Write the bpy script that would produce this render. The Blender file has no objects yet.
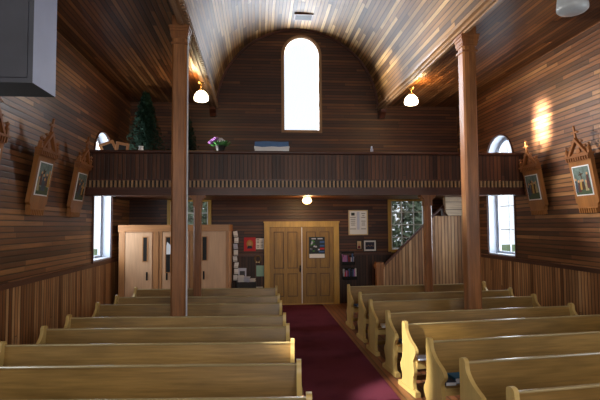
import bpy, bmesh, math, random
from mathutils import Vector, Matrix
random.seed(7)
C = bpy.context.scene.collection
PI = math.pi
# ------------------------------------------------------------------ colours / materials
def hx(s, a=1.0):
    s = s.lstrip('#')
    v = [int(s[i:i+2], 16)/255 for i in (0, 2, 4)]
    return tuple([c/12.92 if c <= .04045 else ((c+.055)/1.055)**2.4 for c in v] + [a])

def new_mat(name):
    m = bpy.data.materials.new(name); m.use_nodes = True
    nt = m.node_tree
    return m, nt, nt.nodes['Principled BSDF']

def sset(b, k, v):
    if k in b.inputs: b.inputs[k].default_value = v

def plain(name, col, rough=.6, metal=0, emit=None, es=0, spec=.4, noise=0, nscale=8):
    m, nt, b = new_mat(name)
    b.inputs['Base Color'].default_value = hx(col)
    sset(b, 'Roughness', rough); sset(b, 'Metallic', metal); sset(b, 'Specular IOR Level', spec)
    if emit:
        sset(b, 'Emission Color', hx(emit)); sset(b, 'Emission Strength', es)
    if noise:
        N = nt.nodes; L = nt.links
        tc = N.new('ShaderNodeTexCoord'); n = N.new('ShaderNodeTexNoise')
        n.inputs['Scale'].default_value = nscale; n.inputs['Detail'].default_value = 4
        L.new(tc.outputs['Object'], n.inputs['Vector'])
        mx = N.new('ShaderNodeMix'); mx.data_type = 'RGBA'; mx.blend_type = 'MULTIPLY'
        mx.inputs[0].default_value = noise
        mx.inputs[6].default_value = hx(col)
        cr = N.new('ShaderNodeValToRGB'); cr.color_ramp.elements[0].position = .3; cr.color_ramp.elements[1].position = .7
        cr.color_ramp.elements[0].color = (.15, .15, .15, 1)
        L.new(n.outputs['Fac'], cr.inputs[0]); L.new(cr.outputs[0], mx.inputs[7])
        L.new(mx.outputs[2], b.inputs['Base Color'])
    return m

def boards(name, cols, w=.1, Lb=3.0, groove=.015, rough=.45, grain=.35, spec=.5, bump=.25, blot=.25, gd=.25):
    """boards across u (width w), running along v (length Lb); reads the UV layer in metres"""
    m, nt, b = new_mat(name)
    N = nt.nodes; Lk = nt.links
    def mth(op, a, bb=None, c=None):
        n = N.new('ShaderNodeMath'); n.operation = op
        for i, v in enumerate((a, bb, c)):
            if v is None: continue
            if isinstance(v, (int, float)): n.inputs[i].default_value = v
            else: Lk.new(v, n.inputs[i])
        return n.outputs[0]
    def comb(x, y, z):
        n = N.new('ShaderNodeCombineXYZ')
        for i, v in enumerate((x, y, z)):
            if isinstance(v, (int, float)): n.inputs[i].default_value = v
            else: Lk.new(v, n.inputs[i])
        return n.outputs[0]
    uv = N.new('ShaderNodeUVMap'); sp = N.new('ShaderNodeSeparateXYZ'); Lk.new(uv.outputs[0], sp.inputs[0])
    oi = N.new('ShaderNodeObjectInfo')
    u, v = sp.outputs[0], sp.outputs[1]
    rnd = mth('MULTIPLY', oi.outputs['Random'], 37.0)
    us = mth('DIVIDE', u, w); i = mth('FLOOR', us); fr = mth('SUBTRACT', us, i)
    w1 = N.new('ShaderNodeTexWhiteNoise'); w1.noise_dimensions = '2D'; Lk.new(comb(i, rnd, 0), w1.inputs['Vector'])
    vv = mth('ADD', mth('DIVIDE', v, Lb), mth('MULTIPLY', w1.outputs['Value'], 9.0)); j = mth('FLOOR', vv); fj = mth('SUBTRACT', vv, j)
    w2 = N.new('ShaderNodeTexWhiteNoise'); w2.noise_dimensions = '3D'; Lk.new(comb(i, j, rnd), w2.inputs['Vector'])
    cr = N.new('ShaderNodeValToRGB'); e = cr.color_ramp.elements
    while len(e) < len(cols): e.new(.5)
    for k, c in enumerate(cols):
        e[k].position = k/(len(cols)-1) if len(cols) > 1 else 0; e[k].color = hx(c)
    Lk.new(w2.outputs['Value'], cr.inputs[0])
    def noise(vec, detail=4, rg=.6):
        n = N.new('ShaderNodeTexNoise'); n.inputs['Scale'].default_value = 1; n.inputs['Detail'].default_value = detail
        n.inputs['Roughness'].default_value = rg; Lk.new(vec, n.inputs['Vector']); return n.outputs['Fac']
    off = mth('ADD', mth('MULTIPLY', w2.outputs['Value'], 60.0), rnd)
    g = noise(comb(mth('MULTIPLY', u, 42.0), mth('MULTIPLY', v, 2.2), off))
    bl = noise(comb(mth('MULTIPLY', u, 3.0), mth('MULTIPLY', v, .8), mth('MULTIPLY', off, .2)), 2)
    gm = N.new('ShaderNodeMapRange'); gm.inputs[1].default_value = .3; gm.inputs[2].default_value = .7
    gm.inputs[3].default_value = 1-grain; gm.inputs[4].default_value = 1+grain*.35; Lk.new(g, gm.inputs[0])
    bm_ = N.new('ShaderNodeMapRange'); bm_.inputs[1].default_value = .3; bm_.inputs[2].default_value = .7
    bm_.inputs[3].default_value = 1-blot; bm_.inputs[4].default_value = 1+blot*.5; Lk.new(bl, bm_.inputs[0])
    d = mth('MULTIPLY', mth('MINIMUM', fr, mth('SUBTRACT', 1.0, fr)), w)
    dj = mth('MULTIPLY', mth('MINIMUM', fj, mth('SUBTRACT', 1.0, fj)), Lb)
    dd = mth('MINIMUM', d, mth('MULTIPLY', dj, 2.0))
    gr = N.new('ShaderNodeMapRange'); gr.inputs[1].default_value = groove*.35; gr.inputs[2].default_value = groove
    gr.inputs[3].default_value = gd; gr.inputs[4].default_value = 1.0; gr.interpolation_type = 'SMOOTHSTEP'
    Lk.new(dd, gr.inputs[0])
    tot = mth('MULTIPLY', mth('MULTIPLY', gm.outputs[0], bm_.outputs[0]), gr.outputs[0])
    vm = N.new('ShaderNodeVectorMath'); vm.operation = 'SCALE'; Lk.new(cr.outputs[0], vm.inputs[0]); Lk.new(tot, vm.inputs['Scale'])
    Lk.new(vm.outputs[0], b.inputs['Base Color'])
    rr = N.new('ShaderNodeMapRange'); rr.inputs[3].default_value = rough-.08; rr.inputs[4].default_value = rough+.14
    Lk.new(g, rr.inputs[0]); Lk.new(rr.outputs[0], b.inputs['Roughness'])
    sset(b, 'Specular IOR Level', spec)
    bp = N.new('ShaderNodeBump'); bp.inputs['Strength'].default_value = bump; bp.inputs['Distance'].default_value = .01
    hh = mth('ADD', gr.outputs[0], mth('MULTIPLY', g, .25)); hh = mth('ADD', hh, mth('MULTIPLY', w2.outputs['Value'], .4))
    Lk.new(hh, bp.inputs['Height']); Lk.new(bp.outputs[0], b.inputs['Normal'])
    return m

M = {}
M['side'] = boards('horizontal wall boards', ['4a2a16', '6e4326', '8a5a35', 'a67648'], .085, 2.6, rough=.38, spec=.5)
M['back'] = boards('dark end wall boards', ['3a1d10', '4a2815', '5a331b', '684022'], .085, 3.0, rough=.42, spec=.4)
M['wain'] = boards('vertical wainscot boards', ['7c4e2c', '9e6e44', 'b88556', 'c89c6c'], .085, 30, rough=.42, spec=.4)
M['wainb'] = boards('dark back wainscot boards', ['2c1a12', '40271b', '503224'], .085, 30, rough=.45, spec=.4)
M['vault'] = boards('vault ceiling boards', ['3c2612', '7e5a32', '9c7646', 'c09c68', '583a1c', '8e683a'], .095, 2.4, rough=.5, spec=.35, groove=.015)
M['aisle'] = boards('aisle ceiling boards', ['4c2a14', '70441f', '8c5a30', 'a26e3e'], .085, 3.0, rough=.36, spec=.5)
M['under'] = boards('underside boards', ['5a3018', '7a4626', '8a5430'], .085, 3.0, rough=.38, spec=.5)
M['balc'] = boards('balcony front boards', ['3c1e10', '58321e', '70452b', '4a2a1a'], .085, 30, rough=.45, spec=.4)
M['dark'] = boards('dark stained timber', ['4c281a', '603524'], .6, 4, groove=.001, rough=.42)
M['dentil'] = plain('dentil wood with painted light', 'a8845e', .45)  # teeth lightened in colour to stand out from the shaded gaps
M['beam'] = boards('beam timber', ['8a684a', 'a07c58'], .6, 5, groove=.001, rough=.3, spec=.7)
M['pillar'] = boards('pillar timber', ['88522a', '9c663a'], 3, 30, groove=.0001, rough=.36, grain=.35, blot=.35)
M['floor'] = boards('plank floor', ['6b3c26', '7e4a30', '8c5a3c'], .11, 3.5, rough=.33, spec=.5)
M['pew'] = boards('olive oak pew back', ['8c6a32', '9a7842'], 3, 30, groove=.0001, rough=.33, grain=.3, blot=.35)
M['pewrail'] = boards('pew rail with painted highlight', ['a89468', 'b3a078'], 3, 30, groove=.0001, rough=.22, grain=.1, spec=.8)  # paler than the pew, paints in the highlight along the top edge
M['pewend'] = boards('pale painted pew end', ['c2a260', 'ccae6c'], 3, 30, groove=.0001, rough=.35, grain=.1, blot=.12)
M['door'] = boards('varnished fir door', ['94702a', 'a27c32'], 3, 30, groove=.0001, rough=.4, grain=.35, blot=.2)
M['doordark'] = boards('door moulding with painted shade', ['5c3f1a', '6a4a20'], 3, 30, groove=.0001, rough=.5)  # darker tone puts shade into the colour around the door panels
M['doorframe'] = boards('pale fir door frame', ['b9923e', 'c49e4a'], 3, 30, groove=.0001, rough=.4, grain=.25)
M['booth'] = boards('pale plywood', ['c99d76', 'd2a781'], 3, 30, groove=.0001, rough=.45, grain=.12, blot=.14)
M['boothtrim'] = boards('honey fir trim', ['b0794a', 'bb8452'], 3, 30, groove=.0001, rough=.4, grain=.2)
M['stair'] = boards('stair panel boards', ['8a6040', 'a67a52', 'b98d62', 'c9a276'], .09, 30, rough=.45, spec=.4)
M['station'] = boards('carved orange oak', ['97602e', 'a26a34'], 3, 30, groove=.0001, rough=.4, grain=.25)
M['station_cap'] = boards('carved brown oak', ['8f582e', '9a6234'], 3, 30, groove=.0001, rough=.4, grain=.25)
M['palewood'] = boards('pale board', ['b49a7c', 'bfa688'], .2, 4, rough=.5)
M['white'] = plain('white paint', 'e9eaea', .5)
M['jambgrey'] = plain('white window paint with backlit shade', 'b4bcc8', .5)  # white jambs greyed, their backlit shade is in the colour
M['cream'] = plain('cream casing paint', 'c9b38c', .5)
M['casing'] = plain('brown window casing', '8a6a4a', .5)
M['black'] = plain('black slot', '0b0908', .5)
M['blackm'] = plain('black metal', '1a1817', .4, .6)
M['brass'] = plain('old brass', '8d6a35', .35, .9)
M['chrome'] = plain('white conduit', 'c9ccd2', .35)
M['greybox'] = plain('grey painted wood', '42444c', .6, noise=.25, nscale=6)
M['greyside'] = plain('grey box paint with painted light', '8f96b0', .55, noise=.12, nscale=4)  # same grey box, light on its side put into the colour
M['greybot'] = plain('dark paint for box shade and print', '20292f', .6)  # shade under the grey box as colour; also used for printed text
M['globe'] = plain('lit opal glass', 'fff2d8', .3, emit='ffe9bd', es=9)
M['globe2'] = plain('lit warm opal glass', 'ffe9c0', .3, emit='ffd48a', es=11)
M['globeoff'] = plain('unlit opal glass', 'a6abad', .3, spec=.5, noise=.1, nscale=20)
M['paper'] = plain('white paper', 'dfe0e2', .8)
M['paper2'] = plain('bluish paper', 'b9c0d6', .8)
M['teal'] = plain('pale teal paper', '8fb7ac', .8)
M['red'] = plain('red card', 'b3232b', .6)
M['blue'] = plain('blue cover', '3b5c96', .6)
M['tealbook'] = plain('teal cover', '1f5f86', .6)
M['navy'] = plain('navy cover', '20283f', .6)
M['maroon'] = plain('maroon cover', '6d1f2d', .6)
M['bluecloth'] = plain('blue cloth', '5b7fb0', .85, noise=.2, nscale=9)
M['skin'] = plain('tan paint', 'b98d63', .6)
M['pgreen'] = plain('green paint', '3c4a30', .6)
M['pdark'] = plain('dark poster green', '1d2c33', .6)
M['psky'] = plain('pale sky paint', '6f8078', .6, noise=.6, nscale=18)
M['pnavy'] = plain('muted blue paint', '3d4a58', .6, noise=.5, nscale=30)
M['pmaroon'] = plain('muted red paint', '5a3028', .6, noise=.5, nscale=30)
M['pcream'] = plain('muted cream paint', 'a8976f', .6, noise=.4, nscale=30)
M['pgold'] = plain('gold paint', 'a5813a', .6)
M['pine'] = plain('dark pine needles', '193a28', .8, noise=.4, nscale=12)
M['leaf'] = plain('green leaf', '3c7a38', .6)
M['flower'] = plain('mauve petals', 'a878b8', .6)
M['flowerw'] = plain('white petals', 'e6dfe6', .6)
M['bark'] = plain('bark', '4a3424', .9)
M['outleaf'] = plain('outdoor leaves', '8c9a7c', .8, noise=.5, nscale=3)
M['outgrass'] = plain('outdoor grass', '6d7d4c', .9, noise=.3, nscale=1)
M['vent'] = plain('dark grille', '120d0b', .6)

def carpet_mat():
    m, nt, b = new_mat('maroon carpet'); N = nt.nodes; L = nt.links
    tc = N.new('ShaderNodeTexCoord')
    n = N.new('ShaderNodeTexNoise'); n.inputs['Scale'].default_value = 90; n.inputs['Detail'].default_value = 3
    L.new(tc.outputs['Object'], n.inputs['Vector'])
    n2 = N.new('ShaderNodeTexNoise'); n2.inputs['Scale'].default_value = 1.6; L.new(tc.outputs['Object'], n2.inputs['Vector'])
    ad = N.new('ShaderNodeMath'); ad.operation = 'ADD'; L.new(n.outputs['Fac'], ad.inputs[0]); L.new(n2.outputs['Fac'], ad.inputs[1])
    cr = N.new('ShaderNodeValToRGB'); cr.color_ramp.elements[0].position = .7; cr.color_ramp.elements[1].position = 1.35 if False else 1.0
    cr.color_ramp.elements[0].color = hx('451b27'); cr.color_ramp.elements[1].color = hx('602c3b')
    L.new(ad.outputs[0], cr.inputs[0]); L.new(cr.outputs[0], b.inputs['Base Color'])
    bp = N.new('ShaderNodeBump'); bp.inputs['Strength'].default_value = .3; L.new(n.outputs['Fac'], bp.inputs['Height']); L.new(bp.outputs[0], b.inputs['Normal'])
    sset(b, 'Roughness', .95); sset(b, 'Specular IOR Level', .05)
    return m
M['carpet'] = carpet_mat()

def glass_mat():
    m, nt, b = new_mat('window glass'); N = nt.nodes; L = nt.links
    tr = N.new('ShaderNodeBsdfTransparent'); tr.inputs[0].default_value = (.97, .98, 1, 1)
    gl = N.new('ShaderNodeBsdfGlossy'); gl.inputs['Roughness'].default_value = .03
    mx = N.new('ShaderNodeMixShader'); mx.inputs[0].default_value = .06
    L.new(tr.outputs[0], mx.inputs[1]); L.new(gl.outputs[0], mx.inputs[2])
    L.new(mx.outputs[0], N['Material Output'].inputs['Surface']); N.remove(b)
    return m
M['glass'] = glass_mat()

# ------------------------------------------------------------------ mesh builder
class MB:
    def __init__(self): self.bm = bmesh.new(); self.uv = self.bm.loops.layers.uv.new('UVMap'); self.ex = self.bm.faces.layers.int.new('explicit'); self.mi = 0
    def face(self, pts, uvs=None):
        vs = [self.bm.verts.new(p) for p in pts]
        f = self.bm.faces.new(vs); f.material_index = self.mi
        if uvs:
            for l, t in zip(f.loops, uvs): l[self.uv].uv = t
            f[self.ex] = 1
        return f
    def poly(self, V, F, mat=None):
        if mat is not None: V = [mat @ Vector(v) for v in V]
        vs = [self.bm.verts.new(v) for v in V]
        for f in F:
            try:
                ff = self.bm.faces.new([vs[i] for i in f]); ff.material_index = self.mi
            except ValueError: pass
    def box(self, x0, x1, y0, y1, z0, z1, mat=None):
        V = [(x0,y0,z0),(x1,y0,z0),(x1,y1,z0),(x0,y1,z0),(x0,y0,z1),(x1,y0,z1),(x1,y1,z1),(x0,y1,z1)]
        self.poly(V, [(0,3,2,1),(4,5,6,7),(0,1,5,4),(1,2,6,5),(2,3,7,6),(3,0,4,7)], mat)
    def prism(self, prof, a0, a1, axis='x', mat=None):
        """closed 2D profile extruded along an axis; x: prof=(y,z)  y: prof=(x,z)  z: prof=(x,y)"""
        def P(p, a): return (a, p[0], p[1]) if axis == 'x' else ((p[0], a, p[1]) if axis == 'y' else (p[0], p[1], a))
        n = len(prof)
        V = [P(p, a0) for p in prof] + [P(p, a1) for p in prof]
        F = [tuple(range(n))[::-1], tuple(range(n, 2*n))] + [(i, (i+1) % n, n+(i+1) % n, n+i) for i in range(n)]
        self.poly(V, F, mat)
    def lathe(self, prof, cx=0, cy=0, cz=0, seg=20, mat=None):
        """prof = (r, z) from bottom to top"""
        V = []; F = []
        for r, z in prof:
            for k in range(seg):
                a = 2*PI*k/seg; V.append((cx+r*math.cos(a), cy+r*math.sin(a), cz+z))
        for i in range(len(prof)-1):
            for k in range(seg):
                F.append((i*seg+k, i*seg+(k+1) % seg, (i+1)*seg+(k+1) % seg, (i+1)*seg+k))
        F.append(tuple(range(seg))[::-1]); F.append(tuple(range((len(prof)-1)*seg, len(prof)*seg)))
        self.poly(V, F, mat)
    def tube(self, pts, r, seg=8):
        pts = [Vector(p) for p in pts]; rings = []; rr = r if isinstance(r, (list, tuple)) else [r]*len(pts)
        for i, p in enumerate(pts):
            d = (pts[min(i+1, len(pts)-1)]-pts[max(i-1, 0)]).normalized()
            a = d.orthogonal().normalized() if i == 0 else (prev - d*prev.dot(d)).normalized()
            prev = a; b = d.cross(a)
            rings.append([p+(a*math.cos(2*PI*k/seg)+b*math.sin(2*PI*k/seg))*rr[i] for k in range(seg)])
        V = [v for R in rings for v in R]; F = []
        for i in range(len(rings)-1):
            for k in range(seg): F.append((i*seg+k, i*seg+(k+1) % seg, (i+1)*seg+(k+1) % seg, (i+1)*seg+k))
        F.append(tuple(range(seg))[::-1]); F.append(tuple(range((len(rings)-1)*seg, len(rings)*seg)))
        self.poly(V, F)
    def build(self, name, mats, parent=None, along='x', bevel=0, smooth=False, fixn=True, loc=None):
        bm = self.bm
        if bevel:
            ed = [e for e in bm.edges if len(e.link_faces) == 2 and e.calc_face_angle(0) > .5]
            bmesh.ops.bevel(bm, geom=ed, offset=bevel, segments=2, affect='EDGES', profile=.5, clamp_overlap=True)
        if fixn:
            bmesh.ops.recalc_face_normals(bm, faces=[f for f in bm.faces])
        ai = 'xyz'.index(along)
        for f in bm.faces:
            if f[self.ex]: continue
            n = f.normal; k = max(range(3), key=lambda q: abs(n[q]))
            if k == ai: a, b = [q for q in range(3) if q != ai]; uu, vv = a, b
            else: vv = ai; uu = [q for q in range(3) if q != ai and q != k][0]
            for l in f.loops: l[self.uv].uv = (l.vert.co[uu]+.013, l.vert.co[vv])
        if smooth:
            for f in bm.faces: f.smooth = True
        me = bpy.data.meshes.new(name); bm.to_mesh(me); bm.free()
        if not isinstance(mats, (list, tuple)): mats = [mats]
        for mm in mats: me.materials.append(M[mm] if isinstance(mm, str) else mm)
        o = bpy.data.objects.new(name, me); C.objects.link(o)
        if smooth and smooth != 'all':
            try: me.set_sharp_from_angle(angle=math.radians(40))
            except Exception: pass
        if parent: o.parent = parent
        if loc: o.location = loc
        return o

def tag(o, label, cat, group=None, kind=None):
    o['label'] = label; o['category'] = cat
    if group: o['group'] = group
    if kind: o['kind'] = kind
    return o
def thing(name, label, cat, loc=(0,0,0), rot=(0,0,0), group=None, kind=None):
    o = bpy.data.objects.new(name, None); C.objects.link(o); o.empty_display_size = .1
    o.location = loc; o.rotation_euler = rot
    return tag(o, label, cat, group, kind)
def S(o): o['kind'] = 'structure'; return o
def dup(root, loc, rot=None, label=None, group=None):
    r = root.copy(); C.objects.link(r); r.location = loc
    if rot is not None: r.rotation_euler = rot
    if label: r['label'] = label
    if group: r['group'] = group
    for ch in list(root.children):
        c = ch.copy(); C.objects.link(c); c.parent = r
        for g in list(ch.children):
            d = g.copy(); C.objects.link(d); d.parent = c
    return r

# ------------------------------------------------------------------ dimensions (metres)
XL, XR, XC = -3.5, 5.83, 1.165
YF, YB = -4.0, 13.48          # altar end (behind the camera), door end
ZC = 5.64                     # aisle ceilings
BH, BZ, BT = 2.33, 5.5, .14   # half width between beams, vault spring, beam thickness
CAP = 1.42                    # wainscot height
WT = .28                      # wall thickness

# ------------------------------------------------------------------ walls with openings
def wall(name, fn, u0, u1, z0, z1, ops, mat, flip, extra=.0):
    """fn(u,z,depth)->point. ops: (ua, ub, zbot, zspring, arched)"""
    m = MB()
    def quad(a, b, c, d):
        for dep in (0, WT):
            pts = [fn(*p, dep) for p in (a, b, c, d)]; uvs = [(p[1], p[0]) for p in (a, b, c, d)]
            m.face(pts, uvs)
    def reveal(a, b):
        m.face([fn(*a, 0), fn(*b, 0), fn(*b, WT), fn(*a, WT)], [(a[1], a[0]), (b[1], b[0]), (b[1], b[0]), (a[1], a[0])])
    cur = u0
    for (ua, ub, zb, zs, arch) in sorted(ops):
        quad((cur, z0), (ua, z0), (ua, z1), (cur, z1)); cur = ub
        if zb > z0: quad((ua, z0), (ub, z0), (ub, zb), (ua, zb)); reveal((ua, zb), (ub, zb))
        pts = [(ub, zs), (ua, zs)]
        if arch:
            r = (ub-ua)/2; c = (ua+ub)/2; n = 20
            pts = [(c+r*math.cos(PI*k/n), zs+r*math.sin(PI*k/n)) for k in range(n+1)]
        for a, b in zip(pts, pts[1:]):
            quad(b, a, (a[0], z1), (b[0], z1)); reveal(a, b)
        reveal((ua, zb), pts[-1]); reveal((ub, zb), pts[0])
    quad((cur, z0), (u1, z0), (u1, z1), (cur, z1))
    o = m.build(name, mat, fixn=False); return S(o)

side_ops = [(c-.64, c+.64, CAP+.02, 3.72, True) for c in (-2.0, 4.4, 11.2)]
side_ops2 = [(c-.64, c+.64, CAP+.02, 3.72, True) for c in (-2.0, 4.3, 11.06)]
wall('wall_left', lambda u, z, d: (XL-d, u, z), YF, YB, 0, ZC+.1, side_ops, 'side', False)
wall('wall_right', lambda u, z, d: (XR+d, u, z), YF, YB, 0, ZC+.1, side_ops2, 'side', False)
back_ops = [(-2.40, -1.36, 1.47, 2.92, False), (.73, 1.79, 4.86, 7.08, True), (3.80, 4.86, 1.47, 2.92, False)]
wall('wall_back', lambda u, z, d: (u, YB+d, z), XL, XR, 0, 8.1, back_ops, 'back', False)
m = MB(); m.box(XL-WT, XR+WT, YF-WT, YF, 0, 8.1); S(m.build('wall_front', 'white', along='x'))

# floor, carpet
m = MB(); m.box(XL-WT, XR+WT, YF-WT, YB+WT, -.12, 0); S(m.build('floor', 'floor', along='y'))
m = MB(); m.box(.60, 1.78, -1.0, 13.3, .0, .012)
tag(m.build('aisle_carpet', 'carpet', along='y'), 'long maroon carpet runner laid down the centre aisle to the doors', 'carpet')

# ceilings
for nm, a, b in (('ceiling_left', XL-WT, XC-BH-BT+.01), ('ceiling_right', XC+BH+BT-.01, XR+WT)):
    m = MB(); m.box(a, b, YF-WT, YB+WT, ZC, ZC+.1); S(m.build(nm, 'aisle', along='y'))
m = MB(); n = 48
for k in range(n):
    a0, a1 = PI*k/n, PI*(k+1)/n
    for R in (BH+.0, BH+.12):
        P = lambda a, y: (XC+R*math.cos(a), y, BZ+R*math.sin(a))
        m.face([P(a0, YF-WT), P(a0, YB+WT), P(a1, YB+WT), P(a1, YF-WT)], [(a0*BH, YF), (a0*BH, YB), (a1*BH, YB), (a1*BH, YF)])
o = m.build('ceiling_vault', 'vault', fixn=False, smooth='all'); S(o)
# beams with stepped mouldings and dentil course
for sgn, nm in ((-1, 'trim_1'), (1, 'trim_2')):
    m = MB()
    xi = XC+sgn*BH; xo = XC+sgn*(BH+BT)
    q = lambda d: xi+sgn*d
    prof = [(q(0), 5.80), (q(-.015), 5.62), (q(-.015), 5.60), (q(-.05), 5.585), (q(-.05), 5.555), (q(-.02), 5.545), (q(-.02), 5.50), (q(.03), 5.50), (q(.035), 5.47),
            (q(.09), 5.47), (q(.095), 5.50), (q(.13), 5.505), (q(.135), 5.56), (q(.155), 5.57), (q(.16), 5.66), (q(.16), 5.80)]
    m.prism(prof, YF, YB-.005, 'y'); S(m.build(nm, 'beam', along='y'))
    m = MB(); y = YF+.1
    while y < YB-.1:
        if sgn < 0: m.box(min(q(-.075), q(-.02)), max(q(-.075), q(-.02)), y, y+.055, 5.495, 5.55)
        y += .11
    m.box(min(q(-.085), q(-.02)), max(q(-.085), q(-.02)), YF, YB-.01, 5.552, 5.575)
    S(m.build('trim_3' if sgn < 0 else 'trim_4', 'beam', along='y'))
for nm, xx in (('trim_9', XC-BH-.07), ('trim_10', XC+BH+.07)):
    m = MB(); m.prism([(YB-.001, 5.25), (YB-.10, 5.25), (YB-.16, 5.32), (YB-.30, 5.40), (YB-.34, 5.47), (YB-.001, 5.47)], xx-.08, xx+.08, 'x'); S(m.build(nm, 'dark', along='z'))
# dark cove trim where vault meets end wall
m = MB(); n = 40
for k in range(n):
    a0, a1 = PI*k/n, PI*(k+1)/n
    P = lambda a, R, y: (XC+R*math.cos(a), y, BZ+R*math.sin(a))
    m.poly([P(a0, BH-.05, YB-.06), P(a1, BH-.05, YB-.06), P(a1, BH+.01, YB-.06), P(a0, BH+.01, YB-.06), P(a0, BH-.05, YB), P(a1, BH-.05, YB)], [(0,1,2,3), (0,4,5,1)])
S(m.build('trim_5', 'dark', along='y'))

# wainscot
def wains(name, fn, u0, u1, mat, gaps=()):
    pass
for nm, x0, x1 in (('baseboard_left', XL, XL+.02), ('baseboard_right', XR-.02, XR)):
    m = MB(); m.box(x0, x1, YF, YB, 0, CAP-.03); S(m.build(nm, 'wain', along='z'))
for nm, x0, x1 in (('trim_6', XL, XL+.05), ('trim_7', XR-.05, XR)):
    m = MB(); m.box(x0, x1, YF, YB-.02, CAP-.045, CAP); m.box(x0 if x0 < 0 else x0+.015, x1-.015 if x0 < 0 else x1, YF, YB-.02, CAP-.08, CAP-.045)
    S(m.build(nm, 'dark', along='y', bevel=.006))
m = MB()
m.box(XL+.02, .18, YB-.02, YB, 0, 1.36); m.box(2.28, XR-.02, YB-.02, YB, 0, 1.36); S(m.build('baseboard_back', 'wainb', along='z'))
m = MB(); m.box(XL+.05, .18, YB-.04, YB, 1.34, 1.39); m.box(2.28, XR-.05, YB-.04, YB, 1.34, 1.39); S(m.build('trim_8', 'dark', along='x', bevel=.005))

# ------------------------------------------------------------------ windows
def arch_pts(c, r, zb, zs, n=20):
    return [(c+r, zb)] + [(c+r*math.cos(PI*k/n), zs+r*math.sin(PI*k/n)) for k in range(n+1)] + [(c-r, zb)]
def arch_window(idx, fn, c, r, zb, zs, frame_mat, casing_mat, bars=True, casew=.07, sash=.085):
    root = bpy.data.objects.new('window_%d' % idx, None); C.objects.link(root); S(root)
    inner = 0
    def ring(m, r0, r1, zb0, zb1, d0, d1):
        A = arch_pts(c, r1, zb0, zs); B = arch_pts(c, r0, zb1, zs); n = len(A)
        V = [fn(*p, d0) for p in A]+[fn(*p, d0) for p in B]+[fn(*p, d1) for p in A]+[fn(*p, d1) for p in B]
        F = []
        for i in range(n):
            j = (i+1) % n
            F += [(i, j, n+j, n+i), (2*n+i, 2*n+j, 3*n+j, 3*n+i), (i, j, 2*n+j, 2*n+i), (n+i, n+j, 3*n+j, 3*n+i)]
        m.poly(V, F)
    m = MB(); ring(m, r-.035, r-.001, zb+.002, zb+.035, 0.0, WT)
    ring(m, r-sash, r-.03, zb+.03, zb+.09, .20, .25)
    o = m.build('jamb', frame_mat, root, along='z')
    m = MB(); ring(m, r-.004, r+casew, zb-.03, zb+.004, -.03, .0); m.build('casing', casing_mat, root, along='z')
    if bars:
        m = MB()
        def bar(u0, u1, z0, z1):
            V = [fn(a, b, d) for d in (.21, .24) for a, b in ((u0, z0), (u1, z0), (u1, z1), (u0, z1))]
            m.poly(V, [(0,1,2,3), (4,5,6,7), (0,1,5,4), (1,2,6,5), (2,3,7,6), (3,0,4,7)])
        bar(c-.009, c+.009, zb+.05, zs+r-.05)
        k = zb+.62
        while k < zs+.1:
            bar(c-r+.05, c+r-.05, k-.008, k+.008); k += .57
        m.build('glazing_bar', frame_mat, root, along='z')
    P = arch_pts(c, r-.05, zb+.05, zs)
    m = MB(); m.poly([fn(*p, .225) for p in P], [tuple(range(len(P)))]); m.build('glass', 'glass', root)
    return root
i = 1
for c in (-2.0, 4.4, 11.2):
    arch_window(i, lambda u, z, d: (XL-d, u, z), c, .64, CAP+.02, 3.72, 'jambgrey', 'dark', bars=False, casew=.02, sash=.14); i += 1
    arch_window(i, lambda u, z, d: (XR+d, u, z), {-2.0: -2.0, 4.4: 4.3, 11.2: 11.06}[c], .64, CAP+.02, 3.72, 'jambgrey', 'dark', casew=.02, sash=.14); i += 1
arch_window(7, lambda u, z, d: (u, YB+d, z), 1.26, .53, 4.86, 7.08, 'casing', 'casing', bars=False, casew=.05, sash=.045)
for idx, (a, b) in ((8, (-2.40, -1.36)), (9, (3.80, 4.86))):
    root = bpy.data.objects.new('window_%d' % idx, None); C.objects.link(root); S(root)
    m = MB(); z0, z1 = 1.47, 2.92
    for (x0, x1, y0, y1) in ((a-.08, a+.01, z0-.04, z1), (b-.01, b+.08, z0-.04, z1), (a, b, z0-.06, z0+.01), (a, b, z1-.05, z1)):
        m.box(x0, x1, YB-.035, YB-.001, y0, y1)
    m.build('casing', 'doorframe', root, along='z', bevel=.005)
    m = MB()
    m.box(a, a+.04, YB, YB+WT, z0, z1); m.box(b-.04, b, YB, YB+WT, z0, z1); m.box(a, b, YB, YB+WT, z0, z0+.05)
    m.build('jamb', 'white', root, along='z')
    m = MB(); nx, nz = 3, 4
    for k in range(1, nx): x = a+(b-a)*k/nx; m.box(x-.012, x+.012, YB+.08, YB+.11, z0, z1)
    for k in range(1, nz): z = z0+(z1-z0)*k/nz; m.box(a, b, YB+.08, YB+.11, z-.012, z+.012)
    m.build('glazing_bar', 'white', root, along='z')
    m = MB(); m.box(a+.03, b-.03, YB+.09, YB+.096, z0+.03, z1); m.build('glass', 'glass', root)

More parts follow.
